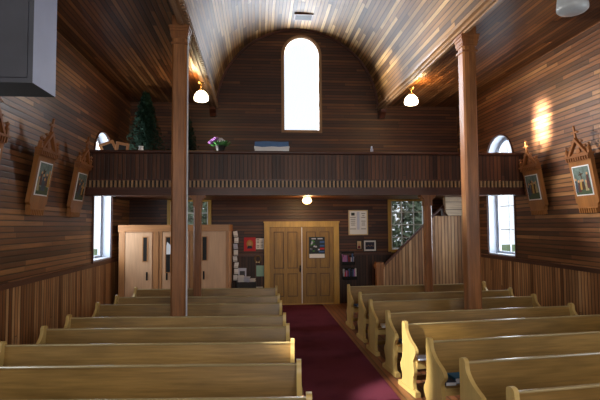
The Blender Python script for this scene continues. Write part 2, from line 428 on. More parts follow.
# ------------------------------------------------------------------ doors
d = bpy.data.objects.new('door_1', None); C.objects.link(d); S(d); d.location = (1.23, YB-.02, 0)
m = MB()
m.box(-1.05, -.90, -.07, .0, 0, 2.29); m.box(.90, 1.05, -.07, .0, 0, 2.29); m.box(-.90, .90, -.07, .0, 2.15, 2.29)
m.box(-1.07, 1.07, -.085, -.0, 2.27, 2.31); m.box(-.9, .9, -.06, 0, 0, .03)
m.build('frame', 'doorframe', d, along='z', bevel=.006)
for s in (-1, 1):
    x0, x1 = (-.895, -.012) if s < 0 else (.012, .895)
    m = MB(); st = .11
    m.box(x0, x0+st, -.05, -.01, .03, 2.14); m.box(x1-st, x1, -.05, -.01, .03, 2.14)
    for a, b in ((.03, .22), (.86, 1.0), (2.02, 2.14)): m.box(x0+st, x1-st, -.05, -.01, a, b)
    xm = (x0+x1)/2; m.box(xm-.05, xm+.05, -.05, -.01, .22, .86); m.box(xm-.05, xm+.05, -.05, -.01, 1.0, 2.02)
    for xa, xb in ((x0+st, xm-.05), (xm+.05, x1-st)):
        for a, b in ((.22, .86), (1.0, 2.02)):
            m.box(xa, xb, -.026, -.012, a, b); m.box(xa+.04, xb-.04, -.034, -.02, a+.04, b-.04)
    lf = m.build('door_leaf', 'door', d, along='z', bevel=.004)
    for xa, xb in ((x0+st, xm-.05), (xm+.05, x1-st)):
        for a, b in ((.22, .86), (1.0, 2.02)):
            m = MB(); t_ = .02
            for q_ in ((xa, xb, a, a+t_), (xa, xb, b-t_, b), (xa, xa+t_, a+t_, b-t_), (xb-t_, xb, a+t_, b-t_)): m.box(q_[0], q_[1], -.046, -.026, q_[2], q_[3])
            m.build('panel_moulding_shade', 'doordark', lf, along='z')  # dark outline paints in the shade at the panel edges
    if s < 0:
        m = MB(); m.box(-.07, -.03, -.056, -.05, .90, 1.08); m.lathe([(.0, 0), (.02, .005), (.028, .025), (.02, .045), (.01, .05), (.01, .07)], 0, 0, 0, 12,
                Matrix.Translation((-.05, -.055, .98)) @ Matrix.Rotation(-PI/2, 4, 'X') @ Matrix.Translation((0, 0, -.07)))
        m.build('knob', 'blackm', lf)
    else:
        m = MB(); m.box(-.012, .012, -.055, -.02, .03, 2.14)
        o = m.build('meeting_strip', 'white', lf, along='z')

# ------------------------------------------------------------------ balcony
bal = thing('balcony', 'dark timber choir balcony with dentil band spanning the back of the church', 'balcony', (XC, 10.0, 0))
hw = (XR-XL)/2-.003
m = MB(); m.box(-hw, hw, .03, .09, 3.14, 3.70); m.build('front_panel', 'balc', bal, along='z')
m = MB(); m.prism([(-.02, 3.69), (.15, 3.69), (.17, 3.71), (.17, 3.735), (.15, 3.755), (-.02, 3.755), (-.04, 3.735), (-.04, 3.71)], -hw, hw, 'x'); m.build('handrail', 'dark', bal, along='x')
m = MB(); m.mi = 0; m.box(-hw, hw, .04, .09, 2.99, 3.16)
m.mi = 1; m.box(-hw, hw, .0, .05, 3.135, 3.165); m.box(-hw, hw, -.005, .05, 2.965, 2.995)
x = -hw+.02
while x < hw-.06:
    m.mi = 2; m.box(x, x+.038, -.012, .042, 2.995, 3.135); x += .083
m.build('dentil_band', ['black', 'dark', 'dentil'], bal, along='z')  # black backing paints the recess shade between the teeth
m = MB(); m.box(-hw, hw, .01, .30, 2.83, 2.98); m.box(-hw, hw, -.01, .03, 2.83, 2.86); m.build('fascia_beam', 'dark', bal, along='x', bevel=.006)
m = MB(); m.box(-hw, hw, .29, YB-10.001, 2.93, 3.04); m.build('deck', 'under', bal, along='x')
# small posts below
proto = None
for x, lab in ((-1.24, 'short square wooden post under the balcony beside the confessional booth'), (3.66, 'short square wooden post under the balcony in front of the staircase')):
    if proto is None:
        p = thing('balcony_post', lab, 'post', (x, 10.095, 0), group='posts under the balcony'); proto = p
        m = MB(); c = .025; w = .078
        prof = [(-w+c, -w), (w-c, -w), (w, -w+c), (w, w-c), (w-c, w), (-w+c, w), (-w, w-c), (-w, -w+c)]
        m.prism(prof, .14, 2.6, 'z'); m.build('shaft', 'pillar', p, along='z')
        m = MB(); m.box(-.09, .09, -.08, .08, 0, .14); m.build('base', 'pillar', p, along='z', bevel=.008)
        m = MB(); m.box(-.09, .09, -.082, .09, 2.60, 2.64); m.box(-.085, .085, -.08, .085, 2.64, 2.74); m.box(-.12, .12, -.083, .12, 2.74, 2.78); m.box(-.16, .16, -.085, .13, 2.78, 2.83)
        m.build('capital', 'pillar', p, along='z', bevel=.006)
    else: dup(proto, (x, 10.095, 0), label=lab)
# tall nave pillars
proto = None
for x, lab in ((XC-2.43, 'tall slim wooden pillar with pale conduit rising among the booth side pews'), (XC+2.47, 'tall slim wooden pillar with knots rising among the staircase side pews')):
    p = thing('wooden_pillar', lab, 'pillar', (x, 7.92, 0), group='tall nave pillars', kind='thing')
    m = MB(); c = .03; w = .118
    prof = [(-w+c, -w), (w-c, -w), (w, -w+c), (w, w-c), (w-c, w), (-w+c, w), (-w, w-c), (-w, -w+c)]
    m.prism(prof, 0.2, 5.32, 'z'); m.build('shaft', 'pillar', p, along='z')
    m = MB(); m.box(-.128, .128, -.12, .12, 0, .2); m.build('base', 'pillar', p, along='z', bevel=.01)
    m = MB(); m.box(-.135, .135, -.135, .135, 5.16, 5.19)
    for a, b, ww in ((5.26, 5.30, .13), (5.30, 5.37, .14), (5.37, 5.42, .152), (5.42, 5.46, .165), (5.46, 5.64, .12)): m.box(-ww, ww, -ww, ww, a, b)
    m.build('capital', 'pillar', p, along='z', bevel=.006)
    if x < XC:
        m = MB(); m.tube([(w+.012, -.06, .2), (w+.012, -.06, 5.3)], .013, 8)
        o = m.build('conduit', 'chrome', p, smooth=True); o['label'] = 'pale metal conduit'

# ------------------------------------------------------------------ staircase
st = thing('staircase', 'boarded wooden staircase climbing to the balcony along the end wall', 'staircase', (3.17, 12.4, 0))
def sx(x): return x-3.17
zr = lambda x: 1.10+(x-3.27)*.955
m = MB()
prof = [(sx(3.24), 0), (sx(XR-.03), 0), (sx(XR-.03), 2.42), (sx(4.70), 2.42), (sx(3.24), zr(3.24)-.02)]
m.prism(prof, 0, .04, 'y'); m.build('side_panel', 'stair', st, along='z')
m = MB(); m.prism([(sx(3.24), zr(3.24)-.03), (sx(4.93), zr(4.93)-.03), (sx(4.93), zr(4.93)+.03), (sx(3.24), zr(3.24)+.03)], -.03, .08, 'y')
m.box(sx(4.90), sx(4.96), -.03, .08, 2.42, zr(4.93)); m.build('handrail', 'dark', st, along='x', bevel=.008)
m = MB(); m.box(-.09, .09, -.09, .09, 0, 1.08); m.box(-.12, .12, -.12, .12, 1.10, 1.17); m.box(-.10, .10, -.10, .10, 1.17, 1.22); m.box(-.105, .105, -.105, .105, 1.05, 1.10)
m.build('newel_post', 'pillar', st, along='z', bevel=.01)
for k in range(13):
    x0 = .12+k*.19
    if 3.17+x0+.2 > XR-.03: break
    m = MB(); m.box(x0, x0+.21, .05, 1.03, k*.2, k*.2+.2) if False else m.box(x0, x0+.21, .05, 1.03, k*.2+.16, k*.2+.2)
    m.box(x0, x0+.02, .05, 1.03, k*.2, k*.2+.16); m.build('stair_step', 'floor', st, along='y')
m = MB()
m.prism([(sx(4.95), 2.52), (sx(5.02), 2.43), (sx(XR-.03), 2.43), (sx(XR-.03), 2.92), (sx(4.95), 2.92)], -.12, .045, 'y'); o = m.build('bulkhead', 'palewood', st, along='x'); o['label'] = 'pale boarded bulkhead'

# ------------------------------------------------------------------ confessional booth
bt = thing('confessional_booth', 'pale plywood confessional booth with three slotted doors and honey trim', 'booth', (-3.32, 11.9, 0))
W = 2.61
m = MB(); m.box(.0, W, .03, 1.5, 0, 2.19); m.build('cabinet_body', 'booth', bt, along='z')
m = MB(); m.box(-.02, W+.02, -.03, 1.5, 2.07, 2.23); m.build('cornice', 'boothtrim', bt, along='x', bevel=.01)
for a, b in ((0, .14), (W-.07, W)):
    m = MB(); m.box(a, b, -.02, .03, 0, 2.08); m.build('corner_stile', 'boothtrim', bt, along='z', bevel=.006)
for a, b in ((.81, .93), (1.68, 1.78), (.96, 1.01), (1.86, 1.91)):
    m = MB(); m.box(a, b, -.015, .03, 0, 2.08); m.build('middle_stile', 'boothtrim', bt, along='z', bevel=.004)
for x0, x1, s0, s1, sb, hxx in ((.15, .78, .57, .66, 1.36, .66), (1.03, 1.65, 1.11, 1.21, 1.09, 1.13), (1.93, 2.56, 1.98, 2.08, 1.37, 2.01)):
    m = MB(); m.box(x0, x1, -.012, .03, .03, 2.05)
    dr = m.build('door', 'booth', bt, along='z', bevel=.003)
    m = MB(); m.box(s0, s1, -.018, -.011, sb, 1.93); m.build('slot', 'black', dr)
    m = MB()
    for a, b, c_, d_ in ((s0-.02, s0, sb-.02, 1.95), (s1, s1+.02, sb-.02, 1.95), (s0, s1, sb-.02, sb), (s0, s1, 1.93, 1.95)): m.box(a, b, -.022, -.011, c_, d_)
    m.build('slot_frame', 'boothtrim', dr, along='z')
    m = MB(); m.tube([(hxx, -.012, .93), (hxx, -.045, .95), (hxx, -.05, 1.0), (hxx, -.045, 1.05), (hxx, -.012, 1.07)], .009, 8)
    m.box(hxx-.02, hxx+.02, -.018, -.011, .90, 1.10); m.build('handle', 'blackm', dr)
m = MB(); m.poly([(0,0,0), (.10,0,0), (.10,-.012,.22), (.02,-.014,.30), (0,-.004,.2)], [(0,1,2,3,4)])
m.poly([(0,.003,0), (.10,.003,0), (.10,-.009,.22), (.02,-.011,.30), (0,-.001,.2)], [(0,1,2,3,4)])
tag(m.build('notice_sheet', 'paper', loc=(-2.20, 11.87, 1.52)), 'curled white sheet tucked in the middle booth door slot', 'paper')

# ------------------------------------------------------------------ pews
def catmull(P, n=4):
    out = []
    L_ = len(P)
    for i in range(L_):
        p0, p1, p2, p3 = P[(i-1) % L_], P[i], P[(i+1) % L_], P[(i+2) % L_]
        if p1[2] or p2[2]: out.append(p1[:2]); continue
        for k in range(n):
            t = k/n
            f = lambda a, b, c, d: .5*((2*b)+(-a+c)*t+(2*a-5*b+4*c-d)*t*t+(-a+3*b-3*c+d)*t**3)
            out.append((f(p0[0], p1[0], p2[0], p3[0]), f(p0[1], p1[1], p2[1], p3[1])))
    return out
# outline of a pew end: (y, z, corner?)   y<0 is the front (towards the altar)
END = [(.01, .895, 0), (-.03, .89, 0), (-.05, .865, 0), (-.055, .825, 0), (-.07, .78, 0), (-.11, .735, 0), (-.17, .69, 0), (-.24, .655, 0), (-.31, .625, 0),
       (-.36, .585, 0), (-.365, .54, 0), (-.33, .495, 0), (-.295, .44, 0), (-.30, .38, 0), (-.315, .30, 0), (-.29, .22, 0), (-.28, .13, 0), (-.30, .075, 1), (-.36, .065, 1), (-.36, .0, 1),
       (.17, .0, 1), (.17, .065, 1), (.11, .075, 1), (.075, .12, 0), (.085, .19, 0), (.125, .25, 0), (.13, .31, 0), (.085, .37, 0), (.055, .45, 0), (.05, .60, 0), (.055, .75, 0), (.055, .86, 0), (.04, .885, 0)]
ENDP = catmull(END)
def make_pew(Lp, label, group):
    r = thing('pew', label, 'pew', group=group)
    for k, x in enumerate((0, Lp-.045)):
        m = MB(); m.prism(ENDP, x, x+.045, 'x'); e = m.build('end_panel', 'pewend', r, along='z', bevel=.005, smooth=True)
        m = MB(); m.box(x-.014, x+.059, -.375, .185, 0, .06); m.build('foot_block', 'pewend', e, along='y', bevel=.006)
    m = MB()   # reclined back board
    m.poly([(.045, -.035, .44), (Lp-.045, -.035, .44), (Lp-.045, .02, .83), (.045, .02, .83), (.045, -.012, .44), (Lp-.045, -.012, .44), (Lp-.045, .042, .83), (.045, .042, .83)],
           [(0,1,2,3), (4,5,6,7), (0,1,5,4), (1,2,6,5), (2,3,7,6), (3,0,4,7)])
    m.build('back_board', 'pew', r, along='x')
    m = MB(); m.prism([(.012, .83), (.052, .83), (.056, .84), (.048, .848), (.016, .848), (.008, .84)], .045, Lp-.045, 'x'); m.build('top_rail', 'pewrail', r, along='x', smooth=True)
    m = MB(); m.box(.045, Lp-.045, -.345, -.0, .43, .455); m.build('seat', 'pew', r, along='x', bevel=.008)
    m = MB(); m.box(.045, Lp-.045, -.32, -.295, .34, .43); m.build('seat_apron', 'pewend', r, along='x')
    m = MB(); m.box(.045, Lp-.045, -.02, .03, .10, .16); m.build('stretcher', 'pew', r, along='x', bevel=.004)
    return r
ROWN = ['first', 'second', 'third', 'fourth', 'fifth', 'sixth', 'seventh', 'eighth']
LA = [10.45, 9.28, 8.42, 7.25, 6.46, 5.60, 4.73, 3.80]; LT = [4.2]*8
RA = [10.48, 9.30, 8.38, 7.25, 6.43, 5.45, 4.60, 3.75]; RT = [2.5, 3, 4, 5, 5.8, 6.2, 6.4, 6.4]
RX = [1.965, 1.965, 1.955, 1.955, 1.965, 1.95, 1.985, 2.01]; LL = [3.07, 3.13, 3.21, 3.25, 3.27, 3.37, 3.37, 3.37]
PL, PR = 3.27, 3.20
pl = make_pew(PL, '', 'pews on the booth side of the aisle'); pr = make_pew(PR, '', 'pews on the staircase side of the aisle')
for k in range(8):
    ll = 'olive oak pew on the booth side of aisle, %s row from the back doors' % ROWN[k]
    lr = 'olive oak pew on the staircase side of aisle, %s row from the back doors' % ROWN[k]
    ta, tb = math.radians(LT[k]), math.radians(RT[k])
    la = (.42-LL[k]*math.cos(ta), LA[k]+LL[k]*math.sin(ta), 0); lb = (RX[k], RA[k], 0)
    if k == 0:
        pl.location = la; pl.rotation_euler = (0, 0, -ta); pl.scale.x = LL[0]/PL; pl['label'] = ll; pr.location = lb; pr.rotation_euler = (0, 0, tb); pr['label'] = lr
    else:
        dup(pl, la, (0, 0, -ta), label=ll).scale.x = LL[k]/PL; dup(pr, lb, (0, 0, tb), label=lr)
RY = RA
# books on the seats
def book(loc, rz, cover, label, w=.15, h=.21, t=.03, z2=0):
    b = thing('hymn_book', label, 'book', loc, (0, 0, rz), group='books on the pew seats')
    m = MB(); m.box(-w/2, w/2, -h/2, h/2, 0, .003); m.box(-w/2, w/2, -h/2, h/2, t-.003, t); m.box(-w/2, -w/2+.003, -h/2, h/2, 0, t); m.build('cover', cover, b)
    m = MB(); m.box(-w/2+.003, w/2-.005, -h/2+.005, h/2-.005, .003, t-.003); m.build('pages', 'paper', b)
zs = .456
book((2.16, RY[0]-.2, zs), .2, 'blue', 'blue book on the seat of the pew nearest the back doors')
book((2.20, RY[1]-.2, zs), .1, 'paper', 'white booklet on the seat of the second pew from the doors')
book((2.18, RY[2]-.22, zs), -.1, 'paper', 'white booklet on the seat of the pew behind the tall pillar')
book((2.38, RY[2]-.2, zs), .3, 'maroon', 'maroon book on the seat of the pew behind the tall pillar')
book((2.19, RY[3]-.22, zs), .1, 'blue', 'blue book on the seat of the fourth pew from the doors', w=.2, h=.24)
book((2.14, RY[4]-.24, zs), .2, 'paper2', 'open pale booklet at the end of the sunlit pew seat', w=.2, h=.2, t=.015)
book((2.38, RY[4]-.2, zs), -.1, 'navy', 'navy book beside the pale booklet on the sunlit pew seat', w=.14)
book((2.27, RY[5]-.17, zs), .1, 'tealbook', 'teal covered book on the seat of sixth pew from the doors', w=.26, h=.2, t=.06)
book((2.08, RY[5]-.26, zs), 0, 'navy', 'black book beside the teal book on the pew seat', w=.12, h=.16, t=.04)
book((2.17, RY[6]-.2, zs), .1, 'paper2', 'pale booklet on the seat of the seventh pew from the doors', w=.2, h=.24, t=.02)

# ------------------------------------------------------------------ stations of the cross
def make_station(label, seed):
    """local: x across, z up, front faces -y; origin at the foot, back plane y=0"""
    rs = random.Random(seed)
    r = thing('station_of_the_cross', label, 'wall shrine', group='carved stations of the cross on the side walls')
    m = MB(); hwid = .30
    m.box(-hwid, hwid, -.07, 0, .14, .93)
    m.prism([(-hwid, .14), (-hwid+.05, .10), (-hwid+.05, .03), (hwid-.05, .03), (hwid-.05, .10), (hwid, .14)], -.07, 0, 'y')
    m.build('frame_board', 'station', r, along='z', bevel=.006)
    m = MB()
    for k in range(8):
        x = -.235+k*.06; m.box(x, x+.03, -.09, -.0, -.06, .035)
    m.box(-.26, .26, -.085, 0, .03, .05); m.build('base_dentils', 'station', r, along='z')
    m = MB(); m.box(-.225, .225, -.08, -.07, .27, .83); m.build('mat_border', 'paper', r)
    # painting: sky, ground and robed figures as flat paint
    m = MB(); m.mi = 0; m.box(-.205, .205, -.084, -.08, .29, .81)
    m.mi = 1; m.prism([(-.205, .29), (.205, .29), (.205, .40+rs.random()*.04), (.05, .44), (-.08, .41), (-.205, .45)], -.0855, -.083, 'y')
    cols = [2, 3, 4, 5, 6, 3, 2]
    for k in range(6):
        x = -.16+k*.062+rs.uniform(-.015, .015); h = rs.uniform(.14, .26); z = .33+rs.uniform(0, .12)
        m.mi = cols[(k+seed) % 7]; yy = -.0865-.0006*k
        m.prism([(x-.04, z), (x+.045, z), (x+.03, z+h*.6), (x+.02, z+h), (x-.02, z+h), (x-.035, z+h*.6)], yy, -.083, 'y')
        m.mi = 7; m.prism([(x+.022*math.cos(t*PI/4), z+h+.022+.024*math.sin(t*PI/4)) for t in range(8)], yy-.0004, -.083, 'y')
    m.mi = 5; a = rs.uniform(-.9, .9)
    R_ = Matrix.Translation((0, 0, .6)) @ Matrix.Rotation(a, 4, 'Y')
    m.box(-.01, .01, -.086, -.084, -.15, .12, R_); m.box(-.06, .06, -.086, -.084, .06, .08, R_)
    m.build('painting', ['psky', 'pgreen', 'pnavy', 'pmaroon', 'pgold', 'bark', 'pcream', 'skin'], r)
    m = MB(); m.box(-.335, .335, -.12, 0, 1.0, 1.035); m.box(-.32, .32, -.08, 0, .915, .93)
    for k in range(10):
        x = -.31+k*.064; m.box(x, x+.03, -.11, 0, .93, 1.0)
    m.build('cornice', 'station_cap', r, along='x')
    # gable with crockets
    m = MB()
    for s in (-1, 1):
        m.prism([(s*.27, 1.03), (s*.215, 1.03), (0, 1.285), (0, 1.36)], -.09, -.03, 'y')
        for t in (.05, .35, .65):
            x = s*(.27-.27*t); z = 1.03+.33*t
            m.lathe([(.0, -.03), (.028, -.012), (.03, .012), (.0, .03)], 0, 0, 0, 8, Matrix.Translation((x+s*.028, -.05, z+.035)))
        # side pinnacles
        m.box(s*.30-.025, s*.30+.025, -.09, -.03, 1.03, 1.11)
        m.lathe([(.035, 0), (.04, .02), (.012, .05), (.03, .075), (.03, .095), (0, .12)], s*.30, -.06, 1.11, 8)
    m.prism([(.055*math.cos(t*PI/6), 1.11+.055*math.sin(t*PI/6)) for t in range(12)], -.06, -.03, 'y')
    m.box(-.20, .20, -.05, -.03, 1.03, 1.07)
    m.build('gable', 'station_cap', r, along='x')
    m = MB(); m.box(-.018, .018, -.065, -.035, 1.33, 1.56); m.box(-.07, .07, -.065, -.035, 1.44, 1.475)
    for x, z in ((0, 1.565), (-.075, 1.4575), (.075, 1.4575)): m.lathe([(0, -.025), (.024, 0), (0, .025)], x, -.05, z, 8)
    m.build('cross_finial', 'station_cap', r, along='z')
    return r
LEAN = .17
def place_station(r, side, y):
    # lean: rotate about local x so the top comes out from the wall
    rz = PI/2 if side < 0 else -PI/2
    # front (-y local) must face the nave
    r.rotation_mode = 'XYZ'
    R = Matrix.Rotation(rz, 4, 'Z') @ Matrix.Rotation(LEAN, 4, 'X')
    r.rotation_euler = R.to_euler('XYZ'); r.location = ((XL+.01) if side < 0 else (XR-.01), y, 2.45); r.scale = (.97, 1, .94)
labs = [(-1, 6.2, 'carved station of the cross cut by the frame edge below the hanging grey box'),
        (-1, 7.78, 'carved station of the cross, middle one on the booth side wall'),
        (-1, 9.35, 'carved station of the cross hung nearest the balcony on the booth side wall'),
        (1, 9.40, 'carved station of the cross beside the sun patch and the balcony end'),
        (1, 7.88, 'carved station of the cross nearest the camera on the sunlit side wall')]
for k, (s, y, lab) in enumerate(labs):
    place_station(make_station(lab, k+3), s, y)

# ------------------------------------------------------------------ lamps
def pendant(name, label, x, y, ztop, zglobe_top, r, mat, group, drum=False):
    p = thing(name, label, 'lamp', (x, y, ztop), group=group)
    dz = zglobe_top-ztop
    m = MB(); m.lathe([(.03, -.05), (.06, -.03), (.07, -.0)], 0, 0, 0, 16); m.build('ceiling_rose', 'brass', p, smooth=True)
    m = MB(); m.tube([(0, 0, -.04), (0, 0, dz+.05)], .012, 8); m.lathe([(.055, 0), (.06, .03), (.03, .06)], 0, 0, dz-.01, 16); m.build('stem', 'brass', p, smooth=True)
    prof = [(.02, -1.5), (.6, -1.5), (.9, -1.38), (1.0, -1.15), (.98, -.85), (.85, -.5), (.62, -.22), (.38, -.04), (.3, .0)]
    if drum: prof = [(.05, -1.62), (.5, -1.6), (.85, -1.52), (.99, -1.38), (1.0, -1.2), (.93, -.5), (.85, -.2), (.5, -.06), (.3, .0)]
    m = MB(); m.lathe([(a*r, b*r+dz) for a, b in prof], 0, 0, 0, 24); m.build('glass_shade', mat, p, smooth='all')
    return p
pendant('pendant_lamp', 'lit opal globe lamp under the vault beam on the booth side', XC-2.44, 10.95, 5.47, 5.28, .165, 'globe', 'small lit globes')
pendant('pendant_lamp', 'lit opal globe lamp under the vault beam on the sunlit wall side', XC+2.50, 11.05, 5.47, 5.30, .165, 'globe', 'small lit globes')
pendant('pendant_lamp', 'unlit grey white glass lamp hanging at the top edge near the camera', 3.66, 5.16, 5.47, 4.92, .17, 'globeoff', 'hanging lamps', drum=True)
p = thing('ceiling_light', 'small lit dome light on the underside of the balcony above the doors', 'lamp', (1.26, 12.2, 2.93))
m = MB(); m.lathe([(.09, -.05), (.11, -.02), (.11, 0)], 0, 0, 0, 16); m.build('fitting', 'white', p, smooth=True)
m = MB(); m.lathe([(.0, -.19), (.06, -.18), (.105, -.14), (.12, -.10), (.10, -.05)], 0, 0, 0, 20); m.build('glass_dome', 'globe2', p, smooth='all')

# hanging grey box
bx = thing('hanging_speaker_box', 'big grey painted box hung high at the edge of the nave', 'speaker box', (-1.66, 3.0, 3.075))
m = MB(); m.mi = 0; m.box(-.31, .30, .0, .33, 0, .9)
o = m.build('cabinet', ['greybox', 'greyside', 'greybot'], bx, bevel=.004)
for pgn in o.data.polygons:  # lit side and shaded underside coloured by face direction
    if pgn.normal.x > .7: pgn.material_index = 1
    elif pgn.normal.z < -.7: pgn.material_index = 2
m = MB(); m.box(-.28, .27, -.012, .0, .03, .87); m.build('front_panel', 'greybox', bx, bevel=.003)
m = MB(); m.tube([(.2, .17, .9), (.2, .17, 2.36)], .02, 8); m.build('hanger_rod', 'blackm', bx)

# vault vent
v = thing('ceiling_vent', 'small dark rectangular vent high in the crown of the vault', 'vent', (1.24, 12.57, 7.80))
m = MB(); m.box(-.22, .22, -.15, .15, -.012, .02); m.build('recess', 'vent', v)
m = MB()
for a in ((-.25, .25, -.18, -.15), (-.25, .25, .15, .18), (-.25, -.22, -.15, .15), (.22, .25, -.15, .15)): m.box(*a, -.02, .02)
m.build('frame', 'dark', v)
m = MB()
for k in range(5): m.box(-.22, .22, -.12+k*.055, -.105+k*.055, -.018, -.012)
m.build('grille', 'blackm', v)

# ------------------------------------------------------------------ things on the balcony
def conifer(x, y, h, r, label, seed):
    rs = random.Random(seed)
    t = thing('artificial_fir_tree', label, 'tree', (x, y, 3.04), group='fir trees standing on the balcony')
    m = MB(); m.tube([(0, 0, .05), (0, 0, h*.96)], [.03, .008], 8); m.build('trunk', 'bark', t)
    m = MB(); m.lathe([(.16, 0), (.16, .03), (.04, .06), (.035, .14)], 0, 0, 0, 12); m.build('stand', 'blackm', t)
    m = MB()
    n = 420
    for k in range(n):
        f = (k/n)**.85; z = h*(.10+.88*f); L_ = r*(1-f)**.8*rs.uniform(.6, 1.2)+.05
        a = k*2.399+rs.uniform(-.2, .2); droop = -.12*L_
        for s in range(7):
            q = s/6; px, py, pz = math.cos(a)*L_*q, math.sin(a)*L_*q, z+droop*q*q*2+.08*(1-q)
            for w_ in range(3):
                b = a+rs.uniform(-1.5, 1.5); ln = .075*(1.1-q*.4); e = Vector((math.cos(b)*ln, math.sin(b)*ln, rs.uniform(-.02, .05)))
                sd = Vector((-math.sin(b), math.cos(b), rs.uniform(-.5, .5)))*.017
                P = Vector((px, py, pz)); m.poly([P-sd, P+sd, P+e+sd*.4, P+e-sd*.4], [(0,1,2,3)])
    m.build('foliage', 'pine', t, fixn=False)
conifer(-2.72, 11.9, 2.40, .62, 'dark green artificial fir tree on the balcony nearest the side window', 1)
conifer(-1.93, 12.7, 2.2, .62, 'dark green artificial fir tree on the balcony behind the tall pillar', 2)
# leaning picture frames
def leaning_frame(x, y, w, h, rot, label):
    f = thing('leaning_frame', label, 'frame', (x, y, 3.04), rot, group='bare wooden frames stacked on the balcony')
    m = MB()
    for a in ((-w/2, w/2, 0, .06), (-w/2, w/2, h-.06, h), (-w/2, -w/2+.06, .06, h-.06), (w/2-.06, w/2, .06, h-.06)): m.box(a[0], a[1], 0, .03, a[2], a[3])
    m.build('moulding', 'boothtrim', f, along='x', bevel=.004)
    m = MB(); m.box(-w/2+.05, w/2-.05, .012, .02, .05, h-.05); m.build('backing', 'black', f)
leaning_frame(-3.16, 11.0, .28, 1.05, (.1, .12, .5), 'upright wooden frame leaning by the balcony side window')
leaning_frame(-2.92, 11.1, .34, 1.16, (-.1, -.42, .4), 'tilted wooden frame leaning beside the fir tree on the balcony')
m = MB(); m.lathe([(.10, 0), (.12, .2), (.12, .7), (.06, .78), (.045, .86), (.05, .9)], 0, 0, 0, 16)
tag(m.build('white_jug', 'white', smooth=True, loc=(-2.52, 10.6, 3.04)), 'small white jug top showing over the balcony rail by the fir tree', 'jug')
# flower pot on the rail
f = thing('flower_pot', 'small pot of mauve and white flowers standing on the balcony rail', 'flowers', (-.77, 10.07, 3.756)); f.scale = (1.5, 1.2, 1.05)
m = MB(); m.lathe([(.05, 0), (.075, .11), (.08, .12), (.07, .115)], 0, 0, 0, 16); m.build('pot', 'black', f, smooth=True)
rs = random.Random(4)
m = MB()
for k in range(110):
    a = rs.uniform(0, 2*PI); R1 = rs.uniform(.04, .17); z = .10+rs.uniform(0, .12); b = a+rs.uniform(-.6, .6)
    P = Vector((math.cos(a)*R1*.5, math.sin(a)*R1*.4, .1)); Q = Vector((math.cos(a)*R1, math.sin(a)*R1*.6, z)); s_ = Vector((-math.sin(b), math.cos(b), .3))*.025
    m.poly([P, (P+Q)/2+s_, Q, (P+Q)/2-s_], [(0,1,2,3)])
m.build('leaves', 'leaf', f, fixn=False)
for nm, mt, pts in (('mauve_bloom', 'flower', [(-.10, 0, .22), (-.13, -.03, .17), (-.06, -.03, .25)]), ('white_bloom', 'flowerw', [(0, -.02, .23), (.03, -.03, .19)])):
    m = MB()
    for (x, y, z) in pts:
        for q in range(6):
            a = q*PI/3; m.lathe([(0, -.016), (.022, 0), (0, .016)], x+.024*math.cos(a), y, z+.024*math.sin(a), 7)
        m.lathe([(0, -.016), (.018, 0), (0, .016)], x, y-.015, z, 7)
    m.build(nm, mt, f)
# blue cloth on white box
k_ = thing('covered_box', 'white box with a folded blue cloth lying on top, on the balcony rail', 'box', (.30, 10.07, 3.756))
m = MB(); m.box(-.36, .36, -.10, .10, 0, .09); m.box(-.37, .37, -.105, .105, .075, .10); m.build('box', 'white', k_, bevel=.006)
m = MB(); m.prism([(-.36, .10), (-.355, .19), (-.1, .20), (.2, .19), (.345, .195), (.355, .10), (.15, .085), (.0, .095), (-.2, .08)], -.115, .115, 'y'); m.build('cloth', 'bluecloth', k_, bevel=.01)
m = MB(); m.lathe([(.03, 0), (.032, .07), (.018, .085), (.018, .13), (0, .135)], 0, 0, 0, 12)
tag(m.build('small_bottle', 'paper2', smooth=True, loc=(2.45, 10.07, 3.756)), 'tiny white bottle standing alone on the balcony rail', 'bottle')

# ------------------------------------------------------------------ things on and by the end wall
YW = YB-.021
def flat(name, label, cat, x0, x1, z0, z1, mat, y=YB, t=.006, group=None):
    m = MB(); m.box(x0, x1, y-t, y, z0, z1); return tag(m.build(name, mat), label, cat, group)
def framed(name, label, cat, x0, x1, z0, z1, fmat, mmat, y=YB, fw=.03):
    r = thing(name, label, cat, ((x0+x1)/2, y, (z0+z1)/2)); w, h = (x1-x0)/2, (z1-z0)/2
    m = MB()
    for a in ((-w, w, -h, -h+fw), (-w, w, h-fw, h), (-w, -w+fw, -h+fw, h-fw), (w-fw, w, -h+fw, h-fw)): m.box(a[0], a[1], -.03, 0, a[2], a[3])
    m.build('frame', fmat, r, along='x')
    m = MB(); m.box(-w+fw, w-fw, -.015, -.002, -h+fw, h-fw); m.build('mat_board', mmat, r)
    return r, w, h
# big framed notice
r, w, h = framed('framed_notice', 'large pale framed notice with two columns on the dark end wall', 'picture', 2.57, 3.13, 1.91, 2.62, 'cream', 'paper')
m = MB(); rs = random.Random(2)
for cx in (-.15, .15):
    for k in range(9):
        z = .26-k*.055; ww = rs.uniform(.03, .09)
        if rs.random() < .75: m.box(cx-ww, cx+ww, -.018, -.015, z-.008, z+.008)
m.box(-.20, -.10, -.018, -.015, .20, .28); m.build('printed_text', 'greybot', r)
m = MB(); m.box(-.035, .04, -.019, -.015, -.2, .3); m.build('ribbon', 'bluecloth' if False else 'paper2', r)
r, w, h = framed('small_picture', 'small pale portrait beside the black framed photo on the end wall', 'picture', 2.79, 2.95, 1.50, 1.76, 'black', 'cream', fw=.02)
m = MB(); m.mi = 0; m.prism([(-.045, -.10), (.045, -.10), (.03, -.02), (-.03, -.02)], -.018, -.015, 'y'); m.mi = 1; m.prism([(.025*math.cos(t*PI/4), .015+.03*math.sin(t*PI/4)) for t in range(8)], -.019, -.015, 'y')
m.build('portrait', ['maroon', 'skin'], r)
